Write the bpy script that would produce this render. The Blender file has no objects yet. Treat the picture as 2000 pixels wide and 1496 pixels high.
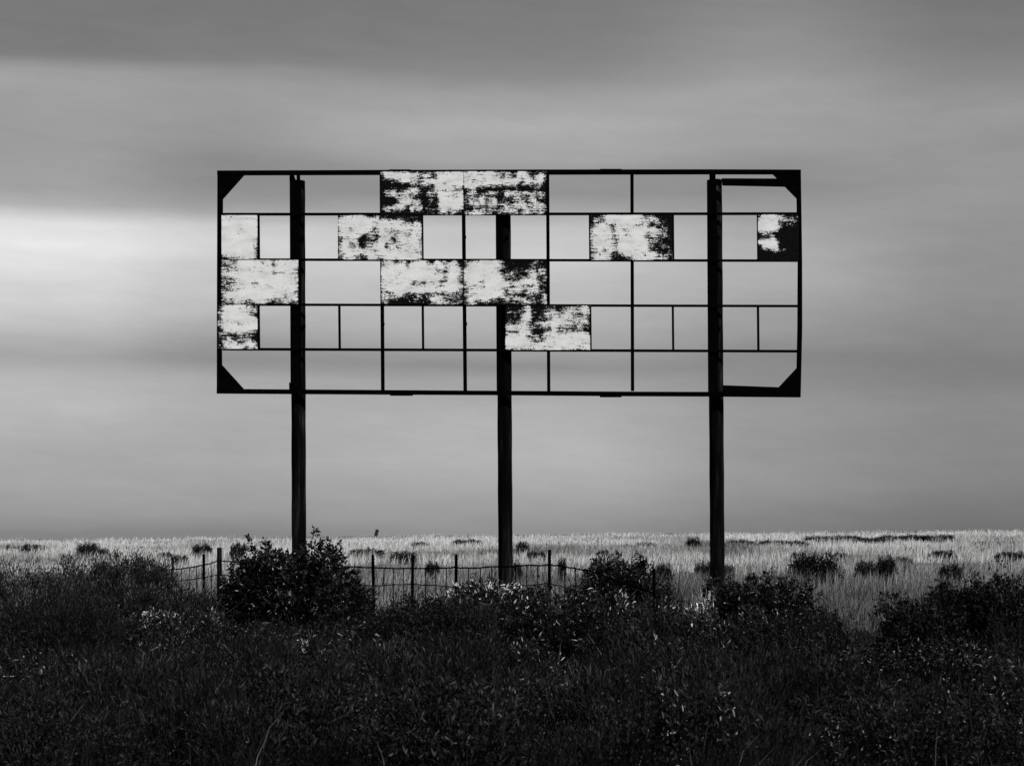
import bpy, math, random
import numpy as np

# ------------------------------------------------------------------ camera
F = 3800.0            # focal length in photo pixels (photo 2000 x 1496)
HZ = 1040.0           # photo row of the eye level
EYE = 2.5             # eye height above the low foreground ground
SC = bpy.context.scene
COL = SC.collection
rng = np.random.default_rng(7)
random.seed(7)

cam_d = bpy.data.cameras.new("camera")
cam = bpy.data.objects.new("camera", cam_d)
COL.objects.link(cam)
cam.location = (0, 0, EYE)
cam.rotation_euler = (math.radians(90), 0, 0)
cam_d.sensor_width = 36.0
cam_d.lens = 36.0 * F / 2000.0
cam_d.shift_y = (HZ - 748.0) / 2000.0
cam_d.clip_start = 0.2
cam_d.clip_end = 20000
cam_d.dof.use_dof = True
cam_d.dof.focus_distance = 38.0
cam_d.dof.aperture_fstop = 3.2
SC.camera = cam

# ------------------------------------------------------------------ exposure
SC.view_settings.view_transform = 'Standard'
SC.view_settings.look = 'None'
SC.view_settings.exposure = 0.0
SC.view_settings.gamma = 1.0

# ------------------------------------------------------------------ sun
SUN_EL, SUN_AZ = math.radians(44), math.radians(40)   # azimuth: to the right of straight behind the camera
sd = bpy.data.lights.new("sun", 'SUN')
sd.energy = 3.9
sd.angle = math.radians(0.5)
sd.color = (1.0, 0.995, 0.985)
sun = bpy.data.objects.new("sun", sd)
COL.objects.link(sun)
sun.rotation_euler = (math.radians(90) - SUN_EL, 0, SUN_AZ)

# ------------------------------------------------------------------ sky
W = bpy.data.worlds.new("World")
SC.world = W
W.use_nodes = True
nt = W.node_tree
nt.nodes.clear()
N = nt.nodes.new
L = nt.links.new

def lin(s):
    return s / 12.92 if s <= 0.04045 else ((s + 0.055) / 1.055) ** 2.4

def mathn(tree, op, a=None, b=None, c=None):
    n = tree.nodes.new('ShaderNodeMath')
    n.operation = op
    for i, v in enumerate((a, b, c)):
        if v is None:
            continue
        if isinstance(v, (int, float)):
            n.inputs[i].default_value = v
        else:
            tree.links.new(v, n.inputs[i])
    return n.outputs[0]

bgn = N('ShaderNodeBackground')
out = N('ShaderNodeOutputWorld')
L(bgn.outputs[0], out.inputs[0])
bgn.inputs['Strength'].default_value = 0.1
sky = N('ShaderNodeTexSky')
sky.sky_type = 'NISHITA'
sky.sun_disc = False
sky.sun_elevation = SUN_EL
sky.sun_rotation = math.pi - SUN_AZ
bw = N('ShaderNodeRGBToBW')
L(sky.outputs[0], bw.inputs[0])
tc = N('ShaderNodeTexCoord')
sep = N('ShaderNodeSeparateXYZ')
L(tc.outputs['Generated'], sep.inputs[0])
az = mathn(nt, 'ARCTAN2', sep.outputs[0], sep.outputs[1])
el = mathn(nt, 'ARCSINE', sep.outputs[2])
# layered stratus: streaks stretched along the horizon
cmb = N('ShaderNodeCombineXYZ')
L(mathn(nt, 'MULTIPLY', az, 5.0), cmb.inputs[0])
L(mathn(nt, 'MULTIPLY', el, 34.0), cmb.inputs[1])
nz1 = N('ShaderNodeTexNoise')
nz1.inputs['Scale'].default_value = 1.0
nz1.inputs['Detail'].default_value = 3.0
nz1.inputs['Roughness'].default_value = 0.45
L(cmb.outputs[0], nz1.inputs['Vector'])
n1 = mathn(nt, 'SUBTRACT', nz1.outputs['Fac'], 0.5)
cmb2 = N('ShaderNodeCombineXYZ')
L(mathn(nt, 'MULTIPLY', az, 26.0), cmb2.inputs[0])
L(mathn(nt, 'ADD', mathn(nt, 'MULTIPLY', el, 120.0), mathn(nt, 'MULTIPLY', az, 6.0)), cmb2.inputs[1])
nz2 = N('ShaderNodeTexNoise')
nz2.inputs['Scale'].default_value = 1.0
nz2.inputs['Detail'].default_value = 8.0
nz2.inputs['Roughness'].default_value = 0.68
L(cmb2.outputs[0], nz2.inputs['Vector'])
n2 = mathn(nt, 'SUBTRACT', nz2.outputs['Fac'], 0.5)
el2 = mathn(nt, 'ADD', el, mathn(nt, 'MULTIPLY', n1, 0.010))
t = mathn(nt, 'DIVIDE', el2, 0.30)

def ramp(stops):
    r = N('ShaderNodeValToRGB')
    r.color_ramp.interpolation = 'LINEAR'
    stops = sorted(((HZ - y) / (F * 0.30), v) for y, v in stops)
    e = r.color_ramp.elements
    while len(e) < len(stops):
        e.new(0.5)
    for i, (p, v) in enumerate(stops):
        e[i].position = min(1, max(0, p))
        g = lin(v)
        e[i].color = (g, g, g, 1)
    L(t, r.inputs[0])
    return r.outputs[0]

SKY_L0 = ramp([(1040,.50),(1000,.58),(900,.65),(800,.70),(740,.68),(705,.62),(680,.66),(640,.74),(560,.84),(500,.90),
               (458,.86),(438,.77),(418,.66),(390,.61),(300,.60),(200,.62),(176,.60),(150,.48),(133,.46),(0,.46)])
SKY_L1 = ramp([(1040,.50),(1000,.57),(900,.64),(780,.66),(740,.63),(708,.54),(680,.58),(640,.66),(560,.76),(480,.81),
               (450,.76),(425,.63),(405,.57),(370,.53),(330,.53),(280,.56),(200,.60),(168,.57),(150,.50),(133,.48),(0,.44)])
SKY_C = ramp([(1040,.55),(1000,.60),(900,.68),(800,.67),(770,.63),(748,.62),(718,.54),(690,.60),(640,.67),(560,.73),
              (510,.77),(455,.75),(420,.63),(390,.56),(345,.56),(320,.62),(260,.66),(200,.60),(160,.52),(133,.50),(0,.45)])
SKY_R = ramp([(1040,.48),(950,.56),(800,.58),(740,.53),(700,.52),(640,.60),(560,.66),(500,.67),(430,.60),(380,.53),
              (340,.55),(300,.60),(200,.62),(133,.56),(0,.50)])
SKY_R2 = ramp([(1040,.42),(900,.52),(800,.52),(740,.48),(700,.48),(600,.54),(450,.56),(350,.58),(250,.58),(180,.52),(133,.48),(0,.42)])

def smooth(a, b):
    m = N('ShaderNodeMapRange')
    m.interpolation_type = 'SMOOTHSTEP'
    m.inputs['From Min'].default_value = a
    m.inputs['From Max'].default_value = b
    L(az, m.inputs['Value'])
    return m.outputs[0]

def mixc(fac, a, b):
    m = N('ShaderNodeMix')
    m.data_type = 'RGBA'
    L(fac, m.inputs[0]) if not isinstance(fac, (int, float)) else setattr(m.inputs[0], 'default_value', fac)
    L(a, m.inputs[6])
    L(b, m.inputs[7])
    return m.outputs[2]

c = mixc(smooth(-0.225, -0.145), SKY_L0, SKY_L1)
c = mixc(smooth(-0.155, -0.030), c, SKY_C)
c = mixc(smooth(0.030, 0.135), c, SKY_R)
c = mixc(smooth(0.125, 0.235), c, SKY_R2)
cb = N('ShaderNodeRGBToBW')
L(c, cb.inputs[0])
soft = mathn(nt, 'MULTIPLY', cb.outputs[0], mathn(nt, 'ADD', mathn(nt, 'ADD', 1.0, mathn(nt, 'MULTIPLY', n1, 0.22)), mathn(nt, 'MULTIPLY', n2, 0.24)))
cloud = mathn(nt, 'MULTIPLY', soft, 10.6)
# a thin share of the clear sky comes through the cloud sheet
tot = mathn(nt, 'ADD', mathn(nt, 'MULTIPLY', cloud, 0.97), mathn(nt, 'MULTIPLY', bw.outputs[0], 0.03))
L(tot, bgn.inputs['Color'])

# ------------------------------------------------------------------ helpers
def P(px, py, d):
    return ((px - 1000.0) / F * d, d, EYE + (HZ - py) / F * d)

def tag(o, label=None, cat=None, group=None, kind=None):
    if label: o['label'] = label
    if cat: o['category'] = cat
    if group: o['group'] = group
    if kind: o['kind'] = kind
    return o

def mesh_obj(name, verts, faces, mat, parent=None, smooth_shade=False, attrs=None):
    me = bpy.data.meshes.new(name)
    if isinstance(verts, np.ndarray):
        nv = len(verts)
        me.vertices.add(nv)
        me.vertices.foreach_set('co', verts.astype(np.float32).ravel())
        # faces: list of (array of index rows) with constant length each
        tot_l = sum(f.size for f in faces)
        tot_p = sum(len(f) for f in faces)
        me.loops.add(tot_l)
        me.polygons.add(tot_p)
        me.loops.foreach_set('vertex_index', np.concatenate([f.ravel() for f in faces]).astype(np.int32))
        sizes = np.concatenate([np.full(len(f), f.shape[1]) for f in faces])
        starts = np.concatenate([[0], np.cumsum(sizes)[:-1]])
        me.polygons.foreach_set('loop_start', starts.astype(np.int32))
        me.update(calc_edges=True)
        me.validate()
    else:
        me.from_pydata(verts, [], faces)
    if attrs:
        for k, v in attrs.items():
            a = me.attributes.new(k, 'FLOAT', 'POINT')
            a.data.foreach_set('value', np.asarray(v, dtype=np.float32))
    if smooth_shade:
        me.polygons.foreach_set('use_smooth', [True] * len(me.polygons))
    me.materials.append(mat)
    me.update()
    o = bpy.data.objects.new(name, me)
    COL.objects.link(o)
    if parent:
        o.parent = parent
        o.matrix_parent_inverse.identity()
    return o

def empty(name, loc):
    o = bpy.data.objects.new(name, None)
    o.empty_display_size = 0.3
    o.location = loc
    COL.objects.link(o)
    return o

class MB:
    """collects pieces of ONE part"""
    def __init__(s, origin=(0, 0, 0)):
        s.v, s.f, s.o = [], [], origin
    def add(s, vs, fs):
        b = len(s.v)
        s.v += [(x - s.o[0], y - s.o[1], z - s.o[2]) for x, y, z in vs]
        s.f += [tuple(i + b for i in f) for f in fs]
    def prism(s, poly, d, th):
        """polygon seen at photo pixels, standing at distance d, th metres deep"""
        fr = [P(x, y, d) for x, y in poly]
        bk = [(x, y + th, z) for x, y, z in fr]
        n = len(poly)
        s.add(fr + bk, [tuple(range(n)), tuple(range(2 * n - 1, n - 1, -1))] +
              [(i, i + n, (i + 1) % n + n, (i + 1) % n) for i in range(n)])
    def bar(s, x0, y0, x1, y1, w, d, th):
        L_ = math.hypot(x1 - x0, y1 - y0)
        nx, ny = -(y1 - y0) / L_ * w / 2, (x1 - x0) / L_ * w / 2
        w *= 1.10; nx *= 1.10; ny *= 1.10
        s.prism([(x0 + nx, y0 + ny), (x1 + nx, y1 + ny), (x1 - nx, y1 - ny), (x0 - nx, y0 - ny)], d, th)
    def box(s, c, sx, sy, sz):
        x, y, z = c
        vs = [(x + a * sx / 2, y + b * sy / 2, z + e * sz / 2) for a in (-1, 1) for b in (-1, 1) for e in (-1, 1)]
        s.add(vs, [(0, 1, 3, 2), (4, 6, 7, 5), (0, 4, 5, 1), (2, 3, 7, 6), (0, 2, 6, 4), (1, 5, 7, 3)])
    def tube(s, pts, radii, sides=8, cap=True):
        pts = [np.array(p, float) for p in pts]
        if isinstance(radii, (int, float)):
            radii = [radii] * len(pts)
        rings = []
        for i, p in enumerate(pts):
            tdir = pts[min(i + 1, len(pts) - 1)] - pts[max(i - 1, 0)]
            tdir /= np.linalg.norm(tdir) + 1e-9
            up = np.array((0, 1.0, 0)) if abs(tdir[1]) < 0.9 else np.array((1.0, 0, 0))
            a = np.cross(tdir, up); a /= np.linalg.norm(a)
            b = np.cross(tdir, a)
            rings.append([tuple(p + radii[i] * (math.cos(q) * a + math.sin(q) * b))
                          for q in np.linspace(0, 2 * math.pi, sides, endpoint=False)])
        vs = [v for r in rings for v in r]
        fs = []
        for i in range(len(rings) - 1):
            for k in range(sides):
                k2 = (k + 1) % sides
                fs.append((i * sides + k, i * sides + k2, (i + 1) * sides + k2, (i + 1) * sides + k))
        if cap:
            fs.append(tuple(range(sides - 1, -1, -1)))
            fs.append(tuple(range((len(rings) - 1) * sides, len(rings) * sides)))
        s.add(vs, fs)
    def build(s, name, mat, parent=None, smooth_shade=False):
        return mesh_obj(name, s.v, s.f, mat, parent, smooth_shade)

# ------------------------------------------------------------------ materials
def new_mat(name):
    m = bpy.data.materials.new(name)
    m.use_nodes = True
    t_ = m.node_tree
    return m, t_, t_.nodes['Principled BSDF'], t_.nodes['Material Output']

def noise(tree, vec, scale, detail=4, rough=0.6, mapping=None):
    n = tree.nodes.new('ShaderNodeTexNoise')
    n.inputs['Scale'].default_value = scale
    n.inputs['Detail'].default_value = detail
    n.inputs['Roughness'].default_value = rough
    if mapping:
        mp = tree.nodes.new('ShaderNodeMapping')
        mp.inputs['Scale'].default_value = mapping
        tree.links.new(vec, mp.inputs[0])
        vec = mp.outputs[0]
    tree.links.new(vec, n.inputs['Vector'])
    return n.outputs['Fac']

def grey_ramp(tree, fac, stops):
    r = tree.nodes.new('ShaderNodeValToRGB')
    e = r.color_ramp.elements
    while len(e) < len(stops):
        e.new(0.5)
    for i, (p, v) in enumerate(stops):
        e[i].position = p
        e[i].color = (v, v, v, 1)
    tree.links.new(fac, r.inputs[0])
    return r.outputs[0]

def bump(tree, bsdf, h, strength, dist):
    b = tree.nodes.new('ShaderNodeBump')
    b.inputs['Strength'].default_value = strength
    b.inputs['Distance'].default_value = dist
    tree.links.new(h, b.inputs['Height'])
    tree.links.new(b.outputs[0], bsdf.inputs['Normal'])

# rusty near-black steel
STEEL, t_, b_, o_ = new_mat("dark_rusted_steel")
co = t_.nodes.new('ShaderNodeTexCoord').outputs['Object']
nf = noise(t_, co, 9.0, 5, 0.65)
t_.links.new(grey_ramp(t_, nf, [(0.3, 0.0008), (0.6, 0.0018), (0.8, 0.005)]), b_.inputs['Base Color'])
b_.inputs['Roughness'].default_value = 0.8
b_.inputs['Specular IOR Level'].default_value = 0.0

# creosoted timber pole
WOOD, t_, b_, o_ = new_mat("tarred_timber")
co = t_.nodes.new('ShaderNodeTexCoord').outputs['Object']
g1 = noise(t_, co, 1.0, 6, 0.7, (22, 22, 1.1))
g2 = noise(t_, co, 1.0, 3, 0.5, (5, 5, 0.55))
mx = mathn(t_, 'ADD', mathn(t_, 'MULTIPLY', g1, 0.55), mathn(t_, 'MULTIPLY', g2, 0.45))
t_.links.new(grey_ramp(t_, mx, [(0.40, 0.0008), (0.49, 0.002), (0.56, 0.007), (0.63, 0.026), (0.72, 0.07)]), b_.inputs['Base Color'])
b_.inputs['Roughness'].default_value = 0.85
b_.inputs['Specular IOR Level'].default_value = 0.03
bump(t_, b_, g1, 0.6, 0.02)

# flaking white paint over black board, wear read from the panel's own 'wear' field
PAINT, t_, b_, o_ = new_mat("flaking_white_paint")
co = t_.nodes.new('ShaderNodeTexCoord').outputs['Object']
at = t_.nodes.new('ShaderNodeAttribute')
at.attribute_name = 'wear'
na = noise(t_, co, 1.0, 7, 0.75, (11.0, 11.0, 28.0))
nb = noise(t_, co, 1.0, 5, 0.75, (34.0, 34.0, 60.0))
nc_ = noise(t_, co, 1.0, 4, 0.65, (4.5, 4.5, 46.0))
fld = mathn(t_, 'ADD', mathn(t_, 'MULTIPLY', mathn(t_, 'SUBTRACT', na, 0.5), 1.35),
            mathn(t_, 'ADD', mathn(t_, 'MULTIPLY', mathn(t_, 'SUBTRACT', nb, 0.5), 1.8),
                  mathn(t_, 'MULTIPLY', mathn(t_, 'SUBTRACT', nc_, 0.5), 1.15)))
wob = mathn(t_, 'MULTIPLY', mathn(t_, 'SUBTRACT', nb, 0.5), 0.05)
sxyz = t_.nodes.new('ShaderNodeSeparateXYZ')
t_.links.new(co, sxyz.inputs[0])
def sheets(fx, fz):
    cx_ = t_.nodes.new('ShaderNodeCombineXYZ')
    t_.links.new(mathn(t_, 'FLOOR', mathn(t_, 'MULTIPLY', mathn(t_, 'ADD', sxyz.outputs[0], wob), fx)), cx_.inputs[0])
    t_.links.new(mathn(t_, 'FLOOR', mathn(t_, 'MULTIPLY', mathn(t_, 'ADD', sxyz.outputs[2], wob), fz)), cx_.inputs[1])
    wn_ = t_.nodes.new('ShaderNodeTexWhiteNoise')
    wn_.noise_dimensions = '2D'
    t_.links.new(cx_.outputs[0], wn_.inputs['Vector'])
    return mathn(t_, 'SUBTRACT', wn_.outputs['Value'], 0.5)
blk = mathn(t_, 'ADD', mathn(t_, 'MULTIPLY', sheets(3.1, 6.3), 0.24), mathn(t_, 'MULTIPLY', sheets(7.7, 9.1), 0.16))
msk = mathn(t_, 'ADD', at.outputs['Fac'], mathn(t_, 'ADD', fld, blk))
mr = t_.nodes.new('ShaderNodeMapRange')
mr.inputs['From Min'].default_value = 0.335
mr.inputs['From Max'].default_value = 0.475
t_.links.new(msk, mr.inputs['Value'])
wtone = grey_ramp(t_, noise(t_, co, 1.0, 4, 0.6, (3.0, 3.0, 7.0)), [(0.3, 0.64), (0.5, 0.78), (0.7, 0.85)])
bmk = grey_ramp(t_, nb, [(0.4, 0.0012), (0.75, 0.012)])
m = t_.nodes.new('ShaderNodeMix'); m.data_type = 'RGBA'
t_.links.new(mr.outputs[0], m.inputs[0])
t_.links.new(wtone, m.inputs[6]); t_.links.new(bmk, m.inputs[7])
t_.links.new(m.outputs[2], b_.inputs['Base Color'])
b_.inputs['Roughness'].default_value = 0.75
b_.inputs['Specular IOR Level'].default_value = 0.03
bump(t_, b_, mr.outputs[0], -0.25, 0.01)

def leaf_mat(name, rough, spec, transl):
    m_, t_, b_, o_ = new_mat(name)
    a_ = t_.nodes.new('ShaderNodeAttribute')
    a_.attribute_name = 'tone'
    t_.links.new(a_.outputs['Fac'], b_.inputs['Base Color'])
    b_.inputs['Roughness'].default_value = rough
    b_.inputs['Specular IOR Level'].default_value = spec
    if transl > 0:
        tr = t_.nodes.new('ShaderNodeBsdfTranslucent')
        t_.links.new(a_.outputs['Fac'], tr.inputs['Color'])
        mx_ = t_.nodes.new('ShaderNodeMixShader')
        mx_.inputs[0].default_value = transl
        t_.links.new(b_.outputs[0], mx_.inputs[1])
        t_.links.new(tr.outputs[0], mx_.inputs[2])
        t_.links.new(mx_.outputs[0], o_.inputs['Surface'])
    return m_
LEAF = leaf_mat("dark_shrub_leaf", 0.5, 0.16, 0.08)
GLOSSY = leaf_mat("glossy_shrub_leaf", 0.36, 0.38, 0.05)
GRASS = leaf_mat("dry_grass", 0.8, 0.1, 0.25)

TWIG, t_, b_, o_ = new_mat("dark_twig")
co = t_.nodes.new('ShaderNodeTexCoord').outputs['Object']
t_.links.new(grey_ramp(t_, noise(t_, co, 14), [(0.3, 0.008), (0.7, 0.03)]), b_.inputs['Base Color'])
b_.inputs['Roughness'].default_value = 0.9
b_.inputs['Specular IOR Level'].default_value = 0.1

# ------------------------------------------------------------------ terrain
_D = np.array([-100, 0, 20, 25, 30, 36, 40, 60, 100, 180, 250, 310, 600, 1500, 6000], float)
_Z = np.array([-2.5, -2.5, -2.5, -2.4, -1.97, -1.66, -1.53, -1.43, -1.14, -0.70, -0.36, -0.55, -6.0, -20.0, -60.0])
def ground(x, y):
    x = np.asarray(x, float); y = np.asarray(y, float)
    z = np.interp(y, _D, _Z)
    s_ = np.clip((y - 40) / 110.0, 0, 1)
    z = z + 0.0092 * np.clip(x, -110, 110) * s_
    a = 0.05 + 0.05 * np.clip((y - 40) / 60, 0, 1)
    z = z + a * (np.sin(x * 0.61 + 1.3) * np.sin(y * 0.47 + 0.4) + 0.6 * np.sin(x * 1.37 + y * 0.9) * np.sin(y * 1.13 - x * 0.3))
    return z + EYE

def dist_of_row(py):
    ds = np.linspace(19, 248, 2000)
    rows = HZ - (ground(ds * 0, ds) - EYE) / ds * F
    rows = np.minimum.accumulate(rows)
    return np.interp(-np.asarray(py, float), -rows, ds)

def dist_of_tops(py, hg):
    """distance at which the tops of grass hg high reach a photo row"""
    ds = np.linspace(30, 246, 2000)
    rows = HZ - (ground(ds * 0, ds) + hg - EYE) / ds * F
    rows = np.minimum.accumulate(rows)
    return np.interp(-np.asarray(py, float), -rows, ds)

def geo(a, b, n):
    return np.geomspace(a, b, n)
ys = np.concatenate([[-90, -40, -10, 4], np.linspace(12, 70, 117), np.linspace(71, 330, 90), geo(340, 6000, 30)])
xp = np.concatenate([np.linspace(0, 24, 61), np.linspace(25, 100, 40), geo(108, 4000, 26)])
xs = np.concatenate([-xp[:0:-1], xp])
X, Y = np.meshgrid(xs, ys)
Z = ground(X, Y)
nx_, ny_ = len(xs), len(ys)
idx = np.arange(nx_ * ny_).reshape(ny_, nx_)
quads = np.stack([idx[:-1, :-1], idx[:-1, 1:], idx[1:, 1:], idx[1:, :-1]], -1).reshape(-1, 4)
SOIL, t_, b_, o_ = new_mat("prairie_soil")
geo_n = t_.nodes.new('ShaderNodeNewGeometry').outputs['Position']
sp = t_.nodes.new('ShaderNodeSeparateXYZ')
t_.links.new(geo_n, sp.inputs[0])
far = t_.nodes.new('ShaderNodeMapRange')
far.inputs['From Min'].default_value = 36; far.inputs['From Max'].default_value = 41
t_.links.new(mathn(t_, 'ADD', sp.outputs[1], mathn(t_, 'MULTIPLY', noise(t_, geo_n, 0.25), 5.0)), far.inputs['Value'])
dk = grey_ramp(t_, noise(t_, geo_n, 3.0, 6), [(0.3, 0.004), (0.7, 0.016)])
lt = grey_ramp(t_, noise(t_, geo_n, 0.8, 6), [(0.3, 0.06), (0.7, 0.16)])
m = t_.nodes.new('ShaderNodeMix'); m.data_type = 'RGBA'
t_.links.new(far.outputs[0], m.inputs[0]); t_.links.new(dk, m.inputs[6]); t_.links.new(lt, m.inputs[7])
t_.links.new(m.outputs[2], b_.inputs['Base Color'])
b_.inputs['Roughness'].default_value = 0.95
b_.inputs['Specular IOR Level'].default_value = 0.1
bump(t_, b_, noise(t_, geo_n, 6.0, 6), 0.7, 0.06)
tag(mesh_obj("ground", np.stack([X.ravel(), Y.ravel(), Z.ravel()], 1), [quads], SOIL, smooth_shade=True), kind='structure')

# ------------------------------------------------------------------ the billboard
BD = 40.0
base_z = float(ground(-0.15, BD))
bb = empty("billboard", (-0.15, BD, base_z))
tag(bb, "large derelict roadside billboard, a black frame on three timber poles with few white panels left", "billboard")
BO = (-0.15, BD, base_z)

def part(name, mat, fn, parent=bb, **kw):
    mb = MB(BO)
    fn(mb)
    return mb.build(name, mat, parent, **kw)

# timber poles
def pole(x_top, y_top, x_mid, y_mid, w, seed):
    dd = BD + 0.26
    slope = (x_mid - x_top) / (y_mid - y_top)
    zg = base_z - 0.3
    pts, rad = [], []
    rows = np.linspace(y_top, 1200, 26)
    for i, r in enumerate(rows):
        pts.append(P(x_top + slope * (r - y_top), r, dd))
        rad.append((w / 2 / F * dd) * (1 + 0.02 * math.sin(i * 1.7 + seed) + 0.012 * (i / 25)))
    mb = MB(BO)
    mb.tube(pts, rad, 20)
    return mb.build("pole", WOOD, bb, True)
pl = pole(581.8, 354, 583.8, 1045, 28.0, 0)
pc = pole(983.0, 342, 987.4, 1115, 28.0, 2)
pr = pole(1396.0, 352, 1401.0, 1100, 28.2, 4)
for pobj, bx, by in ((pl, 590.5, 464), (pl, 592, 637), (pr, 1402.5, 463), (pr, 1404, 641), (pc, 990, 462)):
    mb = MB(BO)
    q = P(bx, by, BD + 0.02)
    mb.tube([(q[0], q[1], q[2]), (q[0], q[1] + 0.16, q[2])], 0.02, 8)
    mb.box((q[0], q[1] + 0.10, q[2]), 0.085, 0.012, 0.085)
    mb.build("bolt", STEEL, pobj)

# steel uprights clamped to the poles
def up_l(mb):
    mb.prism([(565.6, 354), (586.4, 354), (587.6, 763), (567.4, 763)], BD + 0.03, 0.07)
    mb.prism([(565.2, 340), (573.2, 340), (578.0, 353.9), (565.4, 353.9)], BD + 0.03, 0.05)
    mb.prism([(579.2, 340), (585.6, 340), (586.2, 353.9), (579.4, 353.9)], BD + 0.03, 0.05)
    mb.prism([(564.6, 747), (568.2, 747), (568.6, 764), (564.6, 764)], BD + 0.02, 0.05)
part("steel_upright", STEEL, up_l)
def up_c(mb):
    mb.prism([(967.6, 340), (982.4, 340), (985.6, 766), (970.0, 766)], BD + 0.03, 0.07)
part("steel_upright", STEEL, up_c)
def up_r(mb):
    mb.prism([(1381.2, 352), (1399.6, 352), (1402.4, 767), (1383.6, 767)], BD + 0.03, 0.07)
    mb.prism([(1385.8, 338), (1397.6, 338), (1397.6, 351.9), (1386.0, 351.9)], BD + 0.03, 0.05)
part("steel_upright", STEEL, up_r)

# outer frame
part("top_rail", STEEL, lambda mb: mb.prism(
    [(424, 333.4), (740, 332.3), (1070, 331.4), (1385, 331.0), (1564.4, 331.6), (1564.4, 340.2), (1385, 340.0), (1070, 340.6), (740, 341.2), (424, 342.0)],
    BD - 0.05, 0.08))
part("bottom_rail", STEEL, lambda mb: mb.prism(
    [(423, 759.4), (743, 761.6), (960, 763.0), (1235, 764.8), (1383, 765.2), (1564, 766.5), (1564, 775.8), (1383, 774.2), (1235, 773.6), (960, 771.4), (743, 770.4), (423, 768.4)],
    BD - 0.05, 0.08))
part("side_rail", STEEL, lambda mb: mb.prism(
    [(424.4, 342.1), (434.8, 342.0), (434.2, 500), (431.8, 590), (433.4, 759.3), (423.2, 759.3), (423.6, 560)], BD - 0.05, 0.08))
part("side_rail", STEEL, lambda mb: mb.prism(
    [(1555.8, 340.3), (1564.4, 340.3), (1566.8, 510), (1567.0, 640), (1564.2, 766.4), (1555.6, 766.3), (1558.2, 640), (1558.8, 512)], BD - 0.05, 0.08))
for poly in ([(430.0, 338.0), (481.5, 338.0), (477.6, 341.9), (434.6, 390.0), (430.0, 394.0)],
             [(429.0, 764.0), (429.0, 707.5), (433.2, 712.0), (476.2, 759.5), (480.2, 764.0)],
             [(1505.0, 336.4), (1560.0, 336.4), (1560.0, 392.4), (1556.0, 388.2), (1509.0, 340.4)],
             [(1521.0, 756.0), (1555.6, 719.0), (1560.0, 714.6), (1560.0, 770.0), (1521.0, 770.0)]):
    part("corner_gusset", STEEL, lambda mb, poly=poly: mb.prism(poly, BD - 0.04, 0.03))
part("loose_rail", STEEL, lambda mb: mb.prism([(1409.8, 348.6), (1521.0, 349.0), (1536, 350), (1545, 365.4), (1532, 364.6), (1411.2, 362.2)], BD - 0.10, 0.05))
part("loose_rail", STEEL, lambda mb: mb.prism([(1412.6, 752.2), (1521.6, 756.2), (1549, 757.4), (1549, 773.8), (1412.6, 774.0)], BD - 0.115, 0.05))
for x0, x1, yy, h in ((760, 802, 331.6, 2.6), (1172, 1214, 330.6, 2.6), (762, 806, 769.6, 2.8), (1172, 1214, 772.8, 2.6)):
    part("splice_plate", STEEL, lambda mb: mb.prism([(x0, yy - 0.4), (x1, yy - 0.4), (x1, yy + h), (x0, yy + h)], BD - 0.065, 0.10))

# horizontal bars
for y0, y1, w in ((418.6, 417.4, 4.6), (507.0, 509.2, 4.2), (594.8, 597.8, 4.2), (681.8, 686.0, 4.6)):
    part("crossbar", STEEL, lambda mb: mb.bar(434.5, y0, 1558, y1, w, BD - 0.03, 0.04))
# long verticals
for x0, x1, w in ((744.8, 747.6, 6.4), (904.8, 908.6, 6.6), (1069.6, 1071.8, 5.8), (1234.4, 1235.6, 5.8)):
    part("stringer", STEEL, lambda mb: mb.bar(x0, 340.5, x1, 763.5, w, BD - 0.006, 0.05))
# short verticals
for x, y0, y1, w in ((504.6, 421, 505, 4.2), (825.0, 421, 506, 3.0), (1151.4, 420, 506, 2.6), (1314.6, 420, 506, 3.2), (1479.6, 420, 507, 2.4),
                     (504.8, 597, 680, 4.2), (662.6, 597, 681, 4.2), (825.6, 598, 682, 4.2), (1153.6, 599, 683, 2.6), (1314.2, 599, 684, 3.8), (1480.6, 600, 684, 4.0)):
    part("short_bar", STEEL, lambda mb: mb.bar(x, y0, x + 0.8, y1, w, BD - 0.028, 0.035))
for x, y in ((750.2, 633), (911.4, 632), (909.6, 463)):
    part("clip", STEEL, lambda mb: mb.prism([(x - 1.5, y - 2.5), (x + 1.2, y - 2.0), (x + 0.4, y + 4), (x - 1.5, y + 5)], BD - 0.02, 0.03))

# sign panels, wear fields 0 (sound paint) .. 9 (bare black board)
A_ = """32222222242364112101
61211113253344000000
76565244463211000001
88886787563471131123
98657763368762244555
84322213248454000002
76645446788678012341
99983111129547000002
98741265357467000302
72622252437455004232
98887786758748335376"""
B_ = """21032122454552258635
11000003253461315305
30323000000004403204
21024223241225454427
77488787898857889679
65155332532322233225
63452434764533464634
74542552776754463246
64333633655633245214
58454444633555444423
41112435344335237435"""
C_ = """53242136556477678556
21010000221132345735
10231000120132143212
31241002431311012412
41111122323444313521
52211586672246323112
51321654530334201104
41351673321542211323
51121231421343312121
43121421331221111013
63115662346101201001"""
D_ = """75640010101025346778
53550000000031223558
43214412124443676658
21012512311000112327
21000100111002323248
20121451343006666657
20131160010000465588
41010440000000445456
54153140000000455675
52221473120004315744
53111677661011146446"""
E_ = """44243255323552455247
44111141010212143146
21011000200113264113
20012000000012152114
20000000000001354114
24433114445442633436
21111012103103431122
34110010000001221135
22342566656646664357
21454776557612154568
43776787457733223457"""
F_ = """53341121258799985356
52010001458978875777
21210101266655534634
20000100034465771144
20000000145556531253
30013100012321002145
43324100024544243265
51000001144222411136
43320000244355642663
73331013434423465663
63464465758766546564"""
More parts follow.
